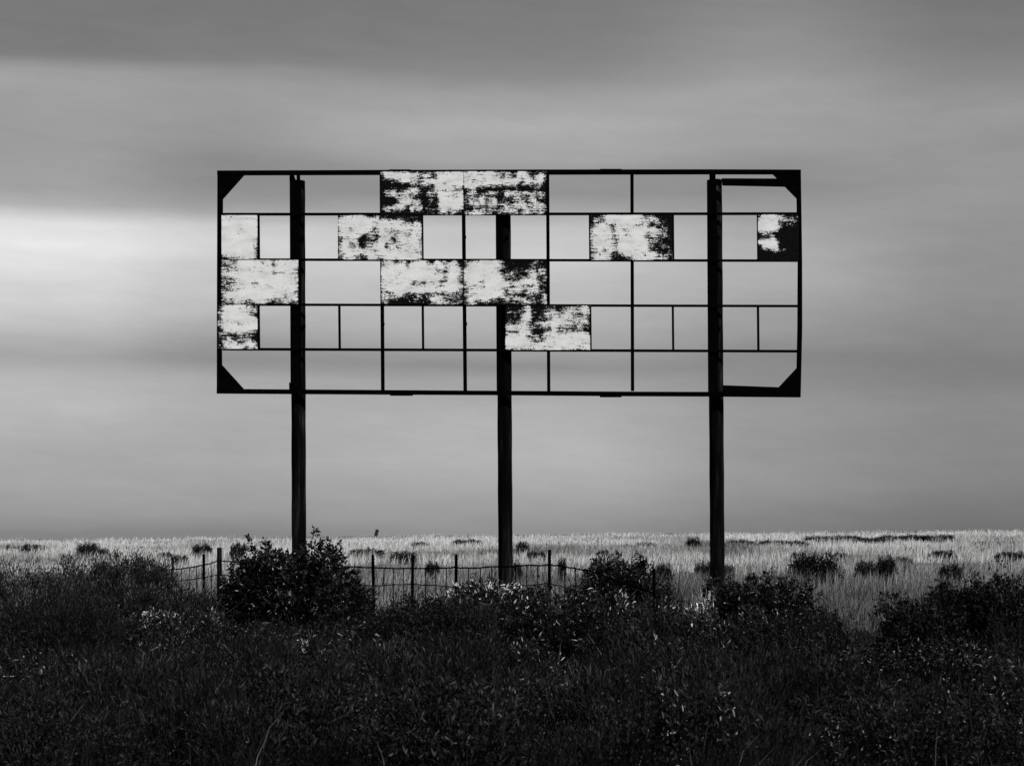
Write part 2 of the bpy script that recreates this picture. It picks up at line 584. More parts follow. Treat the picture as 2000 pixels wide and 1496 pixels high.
G_ = """99974399855685444534
77775266653354354434
56552067642133124545
66431165453113442336
55531252221022244435
21210445345176566456
54523178733264645636
21110453631022311201
00000265651000000000
00001023221100000132
22123231121112213442"""
H_ = """00000000
00000000
00010000
00011000
00010000
01000000
00000001
00000002
10000004
00000004
44213125"""
I_ = """32420000010321001
45310000112531101
44450020000211113
23100000000424114
67630000002100112
45530014110000012
43110002101011001
44330000000000003
22310001001314311
41100000000122112
42523431115533243"""
J_ = """61000013
61000023
50000037
41000001
43333102
52310000
72000135
53664656
55363467
73526313
53211412"""
K_ = """2000135654
1112134445
0110246446
0000168868
6455899999
6443579999
1100067899
6000166898
6564355899
9886786999
8987899999"""
PANELS = [(743, 335.5, 905, 419.5, A_), (905.6, 335, 1067.4, 419.8, B_), (660, 420.4, 823.6, 507.6, C_), (1152.6, 420, 1313.2, 508.4, D_),
          (744, 509, 905, 594.8, E_), (905.8, 508.6, 1068.4, 595.4, F_), (987, 596.6, 1152.6, 683.6, G_), (432.6, 420.6, 502.8, 506.6, H_),
          (432, 508, 582.6, 594.4, I_), (425, 595.4, 503, 681.4, J_), (1480.4, 419.4, 1560.4, 510.4, K_)]
for x0, y0, x1, y1, mp in PANELS:
    rows = mp.split('\n')
    M = np.array([[int(ch) for ch in r] for r in rows], float) / 9.0
    nr, ncol = M.shape
    mul = 3
    gu, gv = ncol * mul, nr * mul
    us, vs = np.linspace(0, 1, gu + 1), np.linspace(0, 1, gv + 1)
    # bilinear field, slightly pushed apart; flaked rims
    cu, cv = np.clip(us * ncol - 0.5, 0, ncol - 1), np.clip(vs * nr - 0.5, 0, nr - 1)
    iu, iv = np.minimum(cu.astype(int), ncol - 2), np.minimum(cv.astype(int), nr - 2)
    fu, fv = cu - iu, cv - iv
    Wf = ((M[np.ix_(iv, iu)] * (1 - fu) + M[np.ix_(iv, iu + 1)] * fu) * (1 - fv)[:, None] +
          (M[np.ix_(iv + 1, iu)] * (1 - fu) + M[np.ix_(iv + 1, iu + 1)] * fu) * fv[:, None])
    wpx, hpx = (x1 - x0), (y1 - y0)
    if mp is K_:
        Wf = Wf * 1.25 + 0.04
    edge = np.minimum(np.minimum(us, 1 - us)[None, :] * wpx, np.minimum(vs, 1 - vs)[:, None] * hpx)
    Wf = Wf + 0.22 * np.exp(-edge / 1.2)
    Wf = np.clip((Wf - 0.5) * 1.0 + 0.5, 0, 1.2)
    d0 = BD - 0.075
    ver, wear = [], []
    for j, v in enumerate(vs):
        for i, u in enumerate(us):
            p = P(x0 + u * wpx, y0 + v * hpx, d0 + 0.004 * math.sin(3 * u + x0) * math.sin(2.4 * v))
            ver.append((p[0] - BO[0], p[1] - BO[1], p[2] - BO[2]))
            wear.append(Wf[j, i])
    fac = [(j * (gu + 1) + i, (j + 1) * (gu + 1) + i, (j + 1) * (gu + 1) + i + 1, j * (gu + 1) + i + 1) for j in range(gv) for i in range(gu)]
    # board behind the painted face
    nb_ = len(ver)
    rim = [i for i in range(gu + 1)] + [j * (gu + 1) + gu for j in range(1, gv + 1)] + \
          [gv * (gu + 1) + i for i in range(gu - 1, -1, -1)] + [j * (gu + 1) for j in range(gv - 1, 0, -1)]
    for k in rim:
        p = ver[k]
        ver.append((p[0], p[1] + 0.022, p[2])); wear.append(1.3)
    nrm = len(rim)
    for k in range(nrm):
        k2 = (k + 1) % nrm
        fac.append((rim[k], rim[k2], nb_ + k2, nb_ + k))
    fac.append(tuple(nb_ + k for k in range(nrm)))
    mesh_obj("sign_panel", ver, fac, PAINT, bb, attrs={'wear': wear})

# ------------------------------------------------------------------ wire fence
FPX = [-60, 228, 337, 398, 428, 728, 806, 891, 1073, 1277, 1640, 2120]
FDD = [45.5, 42, 41, 40, 39.5, 36, 35.3, 34.5, 33, 31, 28.4, 26]
fd = lambda px: float(np.interp(px, FPX, FDD))
fo = P(900, 1200, 34.5)
fence_o = (fo[0], fo[1], float(ground(fo[0], fo[1])))
fence = empty("wire_fence", fence_o)
tag(fence, "sagging wire fence on thin dark posts running through the brush below the billboard", "fence")
posts = [(228, 1103), (337, 1088), (398, 1082), (728, 1083), (806, 1083.5), (891, 1082), (1073, 1073), (1277, 1110), (1640, 1215)]
lean = [0, 0.3, -0.5, 3.0, -1.5, -1.0, 0.0, 0.5, 1.0]
for (px, py), le in zip(posts, lean):
    d = fd(px)
    top = P(px, py, d)
    zb = float(ground(top[0], d)) - 0.25
    h = top[2] - zb
    mb = MB(fence_o)
    # T-section with studs
    w = 0.052 if px > 300 else 0.045
    dx = le / F * d
    def slab(cx, cy, sx, sy):
        vs = []
        for zz, k in ((zb, 1.0), (top[2], 0.0)):
            for a, b in ((-1, -1), (1, -1), (1, 1), (-1, 1)):
                vs.append((cx + a * sx / 2 + dx * k, cy + b * sy / 2, zz))
        mb.add(vs, [(3, 2, 1, 0), (4, 5, 6, 7), (0, 1, 5, 4), (1, 2, 6, 5), (2, 3, 7, 6), (3, 0, 4, 7)])
    slab(top[0], d, w, 0.010)
    slab(top[0], d + 0.026, 0.010, 0.040)
    for k in range(int(h / 0.055)):
        zz = top[2] - 0.03 - k * 0.055
        mb.box((top[0] + 0.004 + dx * (top[2] - zz) / h, d - 0.009, zz), w * 1.16, 0.007, 0.018)
    mb.build("fence_post", STEEL, fence)
d = fd(428)
top = P(428.5, 1069, d)
zb = float(ground(top[0], d)) - 0.25
mb = MB(fence_o)
mb.tube([(top[0] + 0.01, d, zb), (top[0], d, (zb + top[2]) / 2), (top[0], d, top[2])], [0.056, 0.053, 0.05], 10)
o = mb.build("fence_post", WOOD, fence, True)
o['label'] = "thicker round timber fence post"

def wire(pxs, rad, barbs):
    mb = MB(fence_o)
    px_f = []
    for (xa, ya), (xb, yb) in zip(pxs[:-1], pxs[1:]):
        n = max(2, int(abs(xb - xa) / 9))
        for k in range(n):
            q = k / n
            px_f.append((xa + (xb - xa) * q, ya + (yb - ya) * q + 1.2 * math.sin(math.pi * q) + random.uniform(-.35, .35)))
    px_f.append(pxs[-1])
    pts = [P(x, y, fd(x) - 0.02) for x, y in px_f]
    mb.tube(pts, rad, 6)
    if barbs:
        for i in range(len(pts) - 1):
            a, b = np.array(pts[i]), np.array(pts[i + 1])
            for q in (0.15, 0.65):
                c0 = a + (b - a) * q
                for _ in range(2):
                    v = np.array([random.uniform(-1, 1), random.uniform(-1, 1), random.uniform(-1, 1)])
                    v = v / np.linalg.norm(v) * 0.026
                    mb.tube([c0 - v, c0 + v], 0.0045, 4)
    return mb.build("fence_wire", STEEL, fence)
wire([(-40, 1160), (138, 1137), (228, 1120), (337, 1112), (398, 1103), (428, 1094), (446, 1096), (570, 1103), (700, 1107), (728, 1108), (806, 1109.5),
      (891, 1107.5), (906, 1109), (960, 1106.5), (1030, 1103.5), (1073, 1102.5), (1090, 1104), (1120, 1109), (1150, 1114), (1277, 1158), (1330, 1200), (1420, 1240), (1640, 1268)], 0.0115, True)
wire([(-40, 1185), (138, 1162), (337, 1136), (428, 1122), (570, 1133), (728, 1143.5), (770, 1141), (806, 1140), (850, 1142.5), (891, 1146), (960, 1148), (1073, 1139),
      (1095, 1144), (1112, 1149), (1277, 1200), (1400, 1262), (1640, 1300)], 0.009, False)
for px, t0, t1 in ((354, 1110, 1150), (370, 1107, 1160), (384, 1105, 1155), (412, 1099, 1160), (750, 1109, 1172), (769, 1109, 1178), (788, 1109, 1172), (831, 1109, 1178), (851, 1108, 1178),
                   (872, 1108, 1178), (915, 1109, 1170), (938, 1108, 1170), (960, 1107, 1170), (1007, 1104, 1170), (1029, 1104, 1170),
                   (1050, 1103, 1170), (1103, 1106, 1185), (1124, 1110, 1185), (1147, 1114, 1185), (1170, 1119, 1190), (1305, 1154, 1215), (1332, 1161, 1225)):
    mb = MB(fence_o)
    dd = fd(px)
    j = random.uniform(-1.2, 1.2)
    mb.tube([P(px, t0, dd), P(px + j * .6, (t0 + t1) / 2, dd - .01), P(px + j * .3, t1, dd)], 0.0085, 6)
    mb.build("wire_stay", STEEL, fence)

# ------------------------------------------------------------------ leaves and shrubs
def unit(v):
    return v / (np.linalg.norm(v, axis=-1, keepdims=True) + 1e-9)

def leaf_arrays(pos, dirs, ln, wd, tone, fold=0.25):
    """bent lozenge leaves, one row per leaf: 6 points, two quads folded along the midrib"""
    n = len(pos)
    side = unit(np.cross(dirs, rng.normal(size=(n, 3))))
    nrm = np.cross(side, dirs)
    ln = ln[:, None]; wd = wd[:, None]
    droop = rng.uniform(-0.15, 0.3, (n, 1)) * ln
    base = pos
    mid = pos + dirs * ln * 0.5 - nrm * wd * fold
    tip = pos + dirs * ln + np.array([0, 0, -1.0]) * droop
    l = pos + dirs * ln * 0.5 + side * wd * 0.5
    r = pos + dirs * ln * 0.5 - side * wd * 0.5
    V = np.stack([base, l, tip, mid, r], 1).reshape(-1, 3)
    b = (np.arange(n) * 5)[:, None]
    q = np.concatenate([b + np.array([[0, 3, 2, 1]]), b + np.array([[0, 4, 2, 3]])])
    return V, q, np.repeat(tone, 5)

def tubes_np(segs, sides=4):
    """segs: list of (points, radii) -> verts, quads"""
    V, Q, off = [], [], 0
    for pts, rad in segs:
        mb = MB()
        mb.tube(pts, rad, sides, cap=False)
        V += mb.v
        Q += [tuple(i + off for i in f) for f in mb.f]
        off = len(V)
    return V, Q

def make_shrub(name, w, dp, h, tips, per, ln, wd, tone, seed, style='rosette', pale=0.0, pale_glint_tone=0.3, spikes=0, lobes=5, stalk=None, bulge=1.0):
    """shrub of given width, depth and height standing at its origin; foliage and branches as parts"""
    global rng
    keep = rng
    rng = np.random.default_rng(seed)
    r_ = random.Random(seed)
    root = empty(name, (0, 0, 0))
    # full dome crown with bulges and hollows
    ph = [r_.uniform(0, 6.28) for _ in range(6)]
    pts = []
    while len(pts) < tips:
        a = r_.uniform(0, 2 * math.pi)
        e = math.asin(r_.uniform(0.0, 1.0) ** 0.85)
        bul = 1 + bulge * (0.10 * math.sin(lobes * a + ph[0]) * math.cos(e) + 0.09 * math.sin((lobes + 2) * a + 3 * e + ph[1])
                           + 0.07 * math.sin(7 * e + 2 * a + ph[2]) - 0.06)
        q = r_.uniform(0.3, 1.0) ** 0.35 * bul * r_.uniform(0.93, 1.05)
        cx, cz = abs(math.cos(e)) ** 0.62, abs(math.sin(e)) ** 0.75
        p = np.array([cx * math.cos(a) * w * 0.5 * q, cx * math.sin(a) * dp * 0.5 * q, max(0.05, cz * h * 0.97 * q)])
        pts.append(p)
    pts = np.array(pts)
    segs = []
    twig_ends = pts[:: max(1, len(pts) // 60)]
    for p in twig_ends:
        b0 = np.array([p[0] * 0.12, p[1] * 0.12, 0.0])
        m1 = b0 * 0.5 + p * 0.5 + np.array([0, 0, -0.08 * h]) + rng.normal(0, 0.02, 3)
        segs.append(([b0 - np.array([0, 0, .12]), m1, p], [0.014, 0.008, 0.003]))
    for k in range(spikes):
        p = twig_ends[r_.randrange(len(twig_ends))]
        q = p + np.array([r_.gauss(0, .05), r_.gauss(0, .05), r_.uniform(.10, .26)])
        segs.append(([p, (p + q) / 2 + rng.normal(0, .01, 3), q], [0.005, .004, .002]))
    cen = np.array([0, 0, h * 0.2])
    out = unit(pts - cen + rng.normal(0, 0.12, pts.shape))
    PP = np.repeat(pts, per, 0)
    OO = np.repeat(out, per, 0)
    n = len(PP)
    if style == 'rosette':
        dirs = unit(OO * rng.uniform(0.15, 1.1, (n, 1)) + rng.normal(0, 0.62, (n, 3)))
        PP = PP + OO * rng.uniform(-0.09, 0.03, (n, 1)) + rng.normal(0, 0.014, (n, 3))
    elif style == 'wisp':
        dirs = unit(OO * 0.45 + np.array([0.12, 0, 0.75]) + rng.normal(0, 0.34, (n, 3)))
        PP = PP + rng.normal(0, 0.06, (n, 3))
    else:
        dirs = unit(OO * 0.5 + np.array([0, 0, 0.35]) + rng.normal(0, 0.55, (n, 3)))
        PP = PP + rng.normal(0, 0.045, (n, 3))
    PP[:, 2] = np.maximum(PP[:, 2], 0.01)
    lns = ln * rng.uniform(0.6, 1.25, n)
    wds = wd * rng.uniform(0.7, 1.2, n)
    tn = tone * rng.uniform(0.5, 1.5, n) * np.repeat(np.clip(rng.lognormal(-0.25, 0.8, len(pts)), 0.15, 5.0), per)
    if pale > 0:  # upper leaves: silvery leaf colour plus sun glints painted into the tone
        up = np.clip((PP[:, 2] / h - 0.62) / 0.3, 0, 1) ** 2
        clump = (np.sin(PP[:, 0] * 7 + seed) + np.sin(PP[:, 1] * 5 + 2 * seed) > 0.4)
        pk = rng.uniform(0, 1, n) < pale * (0.06 + 0.94 * up) * (0.25 + clump)
        tn[pk] = pale_glint_tone * rng.uniform(0.6, 1.3, pk.sum())
    V, q, tt = leaf_arrays(PP, dirs, lns, wds, tn)
    mesh_obj("foliage", V, [q], GLOSSY if style == 'rosette' else LEAF, root, attrs={'tone': tt})
    bv, bq = tubes_np(segs)
    mesh_obj("branches", bv, bq, TWIG, root)
    if stalk:
        sv = [stalk]
        mb = MB()
        a = np.array(stalk[0]); b = np.array(stalk[1])
        mb.tube([a, (a + b) / 2 + np.array([-.03, 0, 0]), b], [0.008, 0.007, 0.006], 6)
        so = mb.build("stalk", TWIG, root)
        n2 = 26
        PPs = b + rng.normal(0, 0.028, (n2, 3))
        V, q, tt = leaf_arrays(PPs, unit(rng.normal(0, 1, (n2, 3)) + np.array([.2, 0, .5])), np.full(n2, .085), np.full(n2, .034), np.full(n2, tone))
        mesh_obj("seed_head", V, [q], LEAF, so, attrs={'tone': tt})
    rng = keep
    return root

def children(o, allobs):
    return [c for c in allobs if c.parent == o]

def put(root, px, d, rz=0.0, s=1.0, sz=None, sink=0.03):
    x = (px - 1000.0) / F * d
    root.location = (x, d, float(ground(x, d)) - sink)
    root.rotation_euler = (0, 0, rz)
    root.scale = (s, s, sz if sz else s)
    return root

KIDS = {}
def remember(root):
    KIDS[root.name] = [c for c in COL.objects if c.parent == root]
    return root

def dup(root):
    r = root.copy()
    COL.objects.link(r)
    for ch in KIDS[root.name]:
        c_ = ch.copy()
        COL.objects.link(c_)
        c_.parent = r
    return r

def top_h(px, py, d):
    x = (px - 1000.0) / F * d
    return EYE + (HZ - py) / F * d - float(ground(x, d)) + 0.03

def wm(wpx, d):
    return wpx / F * d

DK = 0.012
# big leafy bush that hides the foot of the first pole
d = 34.0; h = top_h(577, 1049, d)
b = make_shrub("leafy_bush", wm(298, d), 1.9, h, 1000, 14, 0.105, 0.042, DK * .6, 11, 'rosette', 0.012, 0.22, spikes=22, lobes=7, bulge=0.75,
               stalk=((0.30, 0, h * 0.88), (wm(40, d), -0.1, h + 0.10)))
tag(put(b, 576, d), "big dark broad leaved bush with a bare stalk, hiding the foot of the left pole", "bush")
# lower skirts of it
d = 33.0
b = make_shrub("leafy_bush", wm(150, d), 1.2, top_h(680, 1110, d), 240, 13, 0.09, 0.036, DK * .7, 12, 'rosette', 0.01, 0.2)
tag(put(b, 672, d), "smaller dark bush leaning against the right flank of the big bush at the left pole", "bush")
d = 34.4
b = make_shrub("leafy_bush", wm(120, d), 1.2, top_h(480, 1082, d), 260, 13, 0.10, 0.038, DK * .7, 13, 'rosette', 0.02, 0.2)
tag(put(b, 482, d), "dark bush just right of the round timber fence post, against the big bush", "bush")

# thicket on the left
LB = [(165, 1083, 150, 37.0, "dark feathery shrub at the left end of the thicket, left of the stub fence post"),
      (245, 1074, 130, 37.5, "tallest feathery shrub of the left thicket, rising behind the stub fence post"),
      (300, 1088, 110, 37.0, "feathery grey shrub of the left thicket, just left of the first clear fence post"),
      (150, 1128, 150, 34.5, "feathery shrub in front of the left thicket, lowest at its left end"),
      (265, 1138, 150, 34.0, "feathery shrub in front of the left thicket, below the stub fence post"),
      (375, 1150, 130, 34.0, "feathery shrub standing below the three close fence posts on the left"),
      (40, 1090, 190, 36.5, "broad dark shrub beyond the left end of the thicket, at the edge of the view")]
for i, (px, py, wpx, d, lab) in enumerate(LB):
    b = make_shrub("feathery_shrub", wm(wpx, d), 1.3, top_h(px, py, d), 420, 15, 0.085, 0.018, DK * 1.9, 20 + i, 'wisp', 0.05, 0.10, spikes=8)
    tag(put(b, px, d), lab, "shrub", "shrubs of the left thicket")

# centre shrub with silvery tips, glints painted into the leaf colour
d = 31.5; h = top_h(955, 1128, d)
b = make_shrub("silver_glint_shrub", wm(230, d), 1.3, h, 520, 13, 0.085, 0.028, DK, 31, 'tuft', 1.0, 0.55, spikes=20, bulge=.7)
tag(put(b, 950, d), "wide low shrub with silvery leaf tips and painted glints in front of the middle billboard pole", "shrub")
d = 32.2
b = make_shrub("dark_shrub", wm(90, d), 0.9, top_h(1045, 1132, d), 120, 12, 0.085, 0.026, DK, 32, 'tuft', 0.05, 0.25, spikes=10)
tag(put(b, 1040, d), "small spiky dark shrub left of the tallest fence post", "shrub")
d = 33.4
b = make_shrub("dark_shrub", wm(80, d), 0.8, top_h(940, 1112, d), 90, 12, 0.085, 0.030, DK, 33, 'tuft', 0.04, 0.25)
tag(put(b, 940, d), "small dark shrub against the fence, just left of the middle billboard pole", "shrub")
d = 29.6
b = make_shrub("silver_glint_shrub", wm(130, d), 0.9, top_h(305, 1186, d), 210, 12, 0.075, 0.022, DK, 34, 'tuft', 0.8, 0.5, spikes=10)
tag(put(b, 305, d), "low shrub with silvery tips and painted glints in front of the left thicket", "shrub")
d = 27.0
b = make_shrub("silver_glint_shrub", wm(130, d), 0.9, top_h(635, 1246, d), 210, 12, 0.07, 0.020, DK, 35, 'tuft', 0.5, 0.34, spikes=10)
tag(put(b, 630, d), "low pale tipped shrub in the dark foreground below the big bush", "shrub")
d = 26.4
b = make_shrub("silver_glint_shrub", wm(120, d), 0.9, top_h(1030, 1250, d), 200, 12, 0.07, 0.020, DK, 36, 'tuft', 0.4, 0.32, spikes=10)
tag(put(b, 1040, d), "low pale tipped shrub in the dark foreground below the tallest fence post", "shrub")
# round bush behind the fence
d = 35.0
b = make_shrub("round_bush", wm(165, d), 1.4, top_h(1212, 1074, d), 1000, 13, 0.075, 0.030, DK * .8, 41, 'rosette', 0.01, 0.12, lobes=4, bulge=0.45)
tag(put(b, 1208, d), "round dark bush rising behind the fence between the middle and right billboard poles", "bush")
d = 34.4
b = make_shrub("dark_shrub", wm(80, d), 0.9, top_h(1282, 1108, d), 110, 12, 0.08, 0.026, DK, 42, 'tuft', 0.03, 0.2)
tag(put(b, 1284, d), "dark shrub against the right side of the round bush, behind a leaning fence post", "shrub")
d = 32.4
b = make_shrub("spiky_weed", wm(75, d), 0.7, top_h(1130, 1112, d), 70, 12, 0.13, 0.018, DK, 43, 'tuft', 0.02, 0.2, spikes=18)
tag(put(b, 1128, d), "spiky weed with narrow upright leaves at the fence left of the round bush", "weed")
d = 29.4
b = make_shrub("silver_glint_shrub", wm(140, d), 0.9, top_h(1200, 1143, d), 190, 12, 0.08, 0.024, DK, 44, 'tuft', 0.9, 0.55, spikes=12)
tag(put(b, 1195, d), "low shrub with a streak of silvery leaves and painted glints in front of the round bush", "shrub")
d = 28.4
b = make_shrub("silver_glint_shrub", wm(130, d), 0.9, top_h(1340, 1165, d), 130, 12, 0.075, 0.026, DK, 45, 'tuft', 0.3, 0.42, spikes=10)
tag(put(b, 1335, d), "low shrub with pale leaves just left of the foot of the right billboard pole", "shrub")
d = 30.4
b = make_shrub("pale_grass_tuft", wm(34, d), 0.3, top_h(1372, 1156, d), 70, 9, 0.16, 0.012, 0.34, 46, 'wisp', 0.0, 0.2, lobes=3)
tag(put(b, 1372, d), "small pale grass tuft showing between dark shrubs, left of the right pole", "grass tuft")
# right bushes
d = 31.0
b = make_shrub("dense_bush", wm(255, d), 1.5, top_h(1490, 1120, d), 950, 14, 0.085, 0.032, DK * .7, 51, 'rosette', 0.005, 0.12, lobes=6, bulge=0.6)
tag(put(b, 1492, d), "dense black bush just right of the right billboard pole", "bush")
d = 31.6
b = make_shrub("dense_bush", wm(100, d), 1.0, top_h(1410, 1118, d), 320, 13, 0.085, 0.034, DK * .7, 52, 'rosette', 0.0, 0.12, lobes=3)
tag(put(b, 1406, d), "dense black bush covering the foot of the right billboard pole", "bush")
d = 30.0
b = make_shrub("dark_shrub", wm(120, d), 1.0, top_h(1590, 1165, d), 140, 12, 0.085, 0.024, DK, 53, 'tuft', 0.05, 0.14, spikes=14)
tag(put(b, 1585, d), "dark shrub between the dense black bushes and the patch of pale grass on the right", "shrub")
RB = [(1800, 1150, 200, 28.5, "black bush at the right edge of the pale grass patch"),
      (1880, 1122, 190, 29.5, "tall black bush at the far right, behind the one beside the pale grass patch"),
      (1985, 1105, 220, 29.0, "tall black bush standing furthest right at the edge of the view")]
for i, (px, py, wpx, d, lab) in enumerate(RB):
    b = make_shrub("dense_bush", wm(wpx, d), 1.4, top_h(px, py, d), 560, 14, 0.085, 0.030, DK * .7, 60 + i, 'tuft', 0.02, 0.12, spikes=8)
    tag(put(b, px, d), lab, "bush", "black bushes on the right")

# low weeds filling the foreground, copies of a few kinds
KINDS = [("low_weed", 'tuft', 0.055, 0.017, DK * .8, .01, .10), ("low_weed", 'wisp', 0.085, 0.011, DK * .9, .01, .10),
         ("low_weed", 'rosette', 0.055, 0.022, DK * 0.65, .01, .10), ("low_weed", 'tuft', 0.055, 0.018, DK, .10, .28), ("low_weed", 'wisp', 0.10, 0.010, DK * .8, .01, .08)]
protos = []
for i, (nm, st, ln_, wd_, tn_, pf, pt) in enumerate(KINDS):
    protos.append(remember(make_shrub(nm, 1.1, 0.9, 0.70, 210, 13, ln_, wd_, tn_, 80 + i, st, pf, pt, spikes=8, lobes=4)))
used = [False] * len(protos)
spots = []
fr = random.Random(5)
row_d = [32.5, 31.0, 29.6, 28.2, 26.8, 25.4, 24.0, 22.6, 21.2, 20.0]
for ri, d in enumerate(row_d):
    npl = 15
    for k in range(npl):
        px = -40 + (k + 0.5 + fr.uniform(-.42, .42) + 0.5 * (ri % 2)) * 2080 / npl
        dd = d + fr.uniform(-.6, .6)
        if 1590 < px < 1790 and dd > 29.3:
            continue
        if d > 30.5 and 420 < px < 740:
            continue
        spots.append((px, dd))
for px, d in spots:
    pale_here = any(abs(px - a) < 90 and abs(d - c) < 1.6 for a, c in ((300, 28.5), (620, 27), (1030, 26), (1240, 25), (1380, 28)))
    i = 3 if pale_here else fr.choice([0, 0, 1, 1, 2, 4, 4])
    if not used[i]:
        r = protos[i]; used[i] = True
    else:
        r = dup(protos[i])
    s = fr.uniform(0.85, 1.3) if d > 30.5 else fr.uniform(0.85, 1.45)
    if d > 31.5: s *= 0.85
    put(r, px, d, fr.uniform(0, 6.28), s, s * fr.uniform(0.8, 1.2))
    if i == 3:
        tag(r, "low weed with pale silvery leaf tips and painted glints in the dark foreground brush", "weed", "pale tipped weeds in the foreground")
    else:
        tag(r, "low dark weed in the foreground brush below the billboard", "weed", "dark weeds in the foreground")
for i, u in enumerate(used):
    if not u:
        put(protos[i], 300 + 200 * i, 27)
        tag(protos[i], "low weed with pale silvery leaf tips and painted glints in the dark foreground brush", "weed", "pale tipped weeds in the foreground")

# larger black scrub breaking up the foreground
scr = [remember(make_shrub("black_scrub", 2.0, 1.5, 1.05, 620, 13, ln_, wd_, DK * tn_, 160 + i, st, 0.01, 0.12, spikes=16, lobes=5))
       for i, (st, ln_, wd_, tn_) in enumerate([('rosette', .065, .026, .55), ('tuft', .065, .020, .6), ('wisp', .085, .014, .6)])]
scr_used = [False] * 3
for k, (px, d, s, i) in enumerate([(470, 29.0, .7, 0), (590, 28.4, .8, 1), (735, 29.6, .8, 0), (830, 29.4, 1.05, 1), (90, 29.0, 1.0, 2), (430, 27.6, .9, 2), (1090, 28.8, 1.1, 0), (1240, 28.0, 1.0, 1),
                                   (1455, 28.6, 1.1, 0), (1570, 27.8, 1.0, 1), (1700, 26.4, .9, 0), (900, 26.2, 1.0, 2), (250, 25.6, .9, 1), (700, 24.6, 1.0, 0), (1330, 24.8, 1.0, 2),
                                   (1860, 25.8, 1.1, 0), (60, 23.8, 1.0, 0), (1150, 22.6, .9, 0), (480, 22.4, .9, 1), (1620, 22.8, 1.0, 2)]):
    if not scr_used[i]:
        r = scr[i]; scr_used[i] = True
    else:
        r = dup(scr[i])
    put(r, px, d, fr.uniform(0, 6.28), s, s * fr.uniform(.85, 1.1))
    tag(r, "broad black scrub bush among lower weeds in the dark foreground", "bush", "black scrub in the foreground")

# shrubs dotted over the plain
farp = []
for i in range(5):
    farp.append(remember(make_shrub("sagebrush", 1.6, 1.3, 0.8, 520, 12, 0.075, 0.030, DK * (0.7 + .15 * i), 120 + i, 'rosette' if i % 2 else 'tuft', 0.01, 0.1, lobes=4, bulge=0.8)))
usedf = [False] * 5
NEAR = [(1592, 1113, 96, 38, "dark mounded sagebrush in pale grass, widest of those right of the right pole"),
        (1690, 1113, 46, 25, "dark low sagebrush touching a paler one, right of the widest mound"),
        (1731, 1113, 40, 31, "grass grown sagebrush beside the low dark one, right of the widest mound"),
        (1858, 1122, 52, 26, "dark sagebrush at the right edge of the photograph's pale grass"),
        (1375, 1110, 42, 26, "dark sagebrush in the pale grass just left of the right billboard pole"),
        (1297, 1112, 34, 20, "small dark sagebrush right behind the round bush"),
        (1422, 1107, 30, 16, "small sagebrush touching the right side of the right billboard pole"),
        (845, 1108, 32, 20, "small sagebrush behind the fence between two posts left of the middle pole"),
        (1008, 1112, 24, 18, "small sagebrush touching the right side of the middle billboard pole"),
        (1098, 1108, 18, 22, "upright little sagebrush just right of the tallest fence post"),
        (1355, 1064, 30, 15, "small dark sagebrush far out, left of the right billboard pole"),
        (1020, 1072, 26, 15, "rounded small sagebrush far out, right of the middle billboard pole"),
        (395, 1070, 44, 16, "dark sagebrush beyond the fence, left of the round timber post"),
        (463, 1080, 28, 26, "upright sagebrush right of the round timber post, behind the big bush"),
        (172, 1073, 46, 16, "dark sagebrush beyond the left thicket, at the photograph's left edge")]
FAR = [(1765, 1092, 30, 11), (1548, 1060, 44, 15), (1505, 1058, 34, 9), (1447, 1058, 34, 11), (1600, 1055, 50, 8), (1655, 1056, 34, 8), (1700, 1058, 40, 9), (1765, 1057, 62, 11),
       (1812, 1057, 22, 9), (1845, 1056, 34, 8), (1842, 1078, 42, 9), (1640, 1077, 18, 8), (1048, 1080, 22, 9), (1225, 1062, 44, 8), (1262, 1062, 34, 8),
       (1160, 1078, 30, 9), (1178, 1076, 14, 10), (882, 1081, 22, 11), (820, 1058, 24, 10), (788, 1056, 34, 8), (912, 1056, 34, 8), (952, 1060, 34, 8), (718, 1074, 40, 15), (756, 1087, 28, 11),
       (788, 1085, 30, 11), (940, 1077, 30, 9), (200, 1075, 26, 10), (226, 1069, 22, 13), (325, 1076, 26, 16), (262, 1067, 24, 9), (352, 1088, 26, 9), (300, 1059, 14, 7), (492, 1064, 24, 9),
       (240, 1060, 26, 8), (1940, 1062, 50, 10), (1975, 1085, 40, 12), (60, 1068, 46, 12), (100, 1082, 40, 12), (20, 1064, 30, 9), (1122, 1060, 30, 7), (1400, 1085, 16, 7), (690, 1058, 24, 8), (1560, 1082, 20, 7)]
SPOTS = []
allf = [(a, b_2, c_2, e, lab) for a, b_2, c_2, e, lab in NEAR] + [(a, b_2, c_2, e, None) for i_, (a, b_2, c_2, e) in enumerate(FAR) if a > 1180 or i_ % 2 == 0]
for k, (px, py, wp, hp, lab) in enumerate(allf):
    d = float(dist_of_tops(py, 0.36))
    if lab is None:
        wp, hp = wp * fr.uniform(1.1, 2.0), hp * fr.uniform(0.45, 0.8)
    i = k % 5
    if not usedf[i]:
        r = farp[i]; usedf[i] = True
    else:
        r = dup(farp[i])
    put(r, px, d, 0.0, 1.0, sink=0.05)
    sx = wm(wp, d) / 1.5
    SPOTS.append((r.location[0], d, wm(wp, d), 0.75 if lab else 0.42))
    r.scale = (sx, max(0.6, min(sx, 1.6)), ((hp + 2) / F * d + 0.36) / 0.78)
    r.rotation_euler = (0, 0, fr.choice([0, math.pi]))
    tag(r, lab or "far off low dark sagebrush patch in the pale grass plain", "shrub", "sagebrush dotted over the plain")
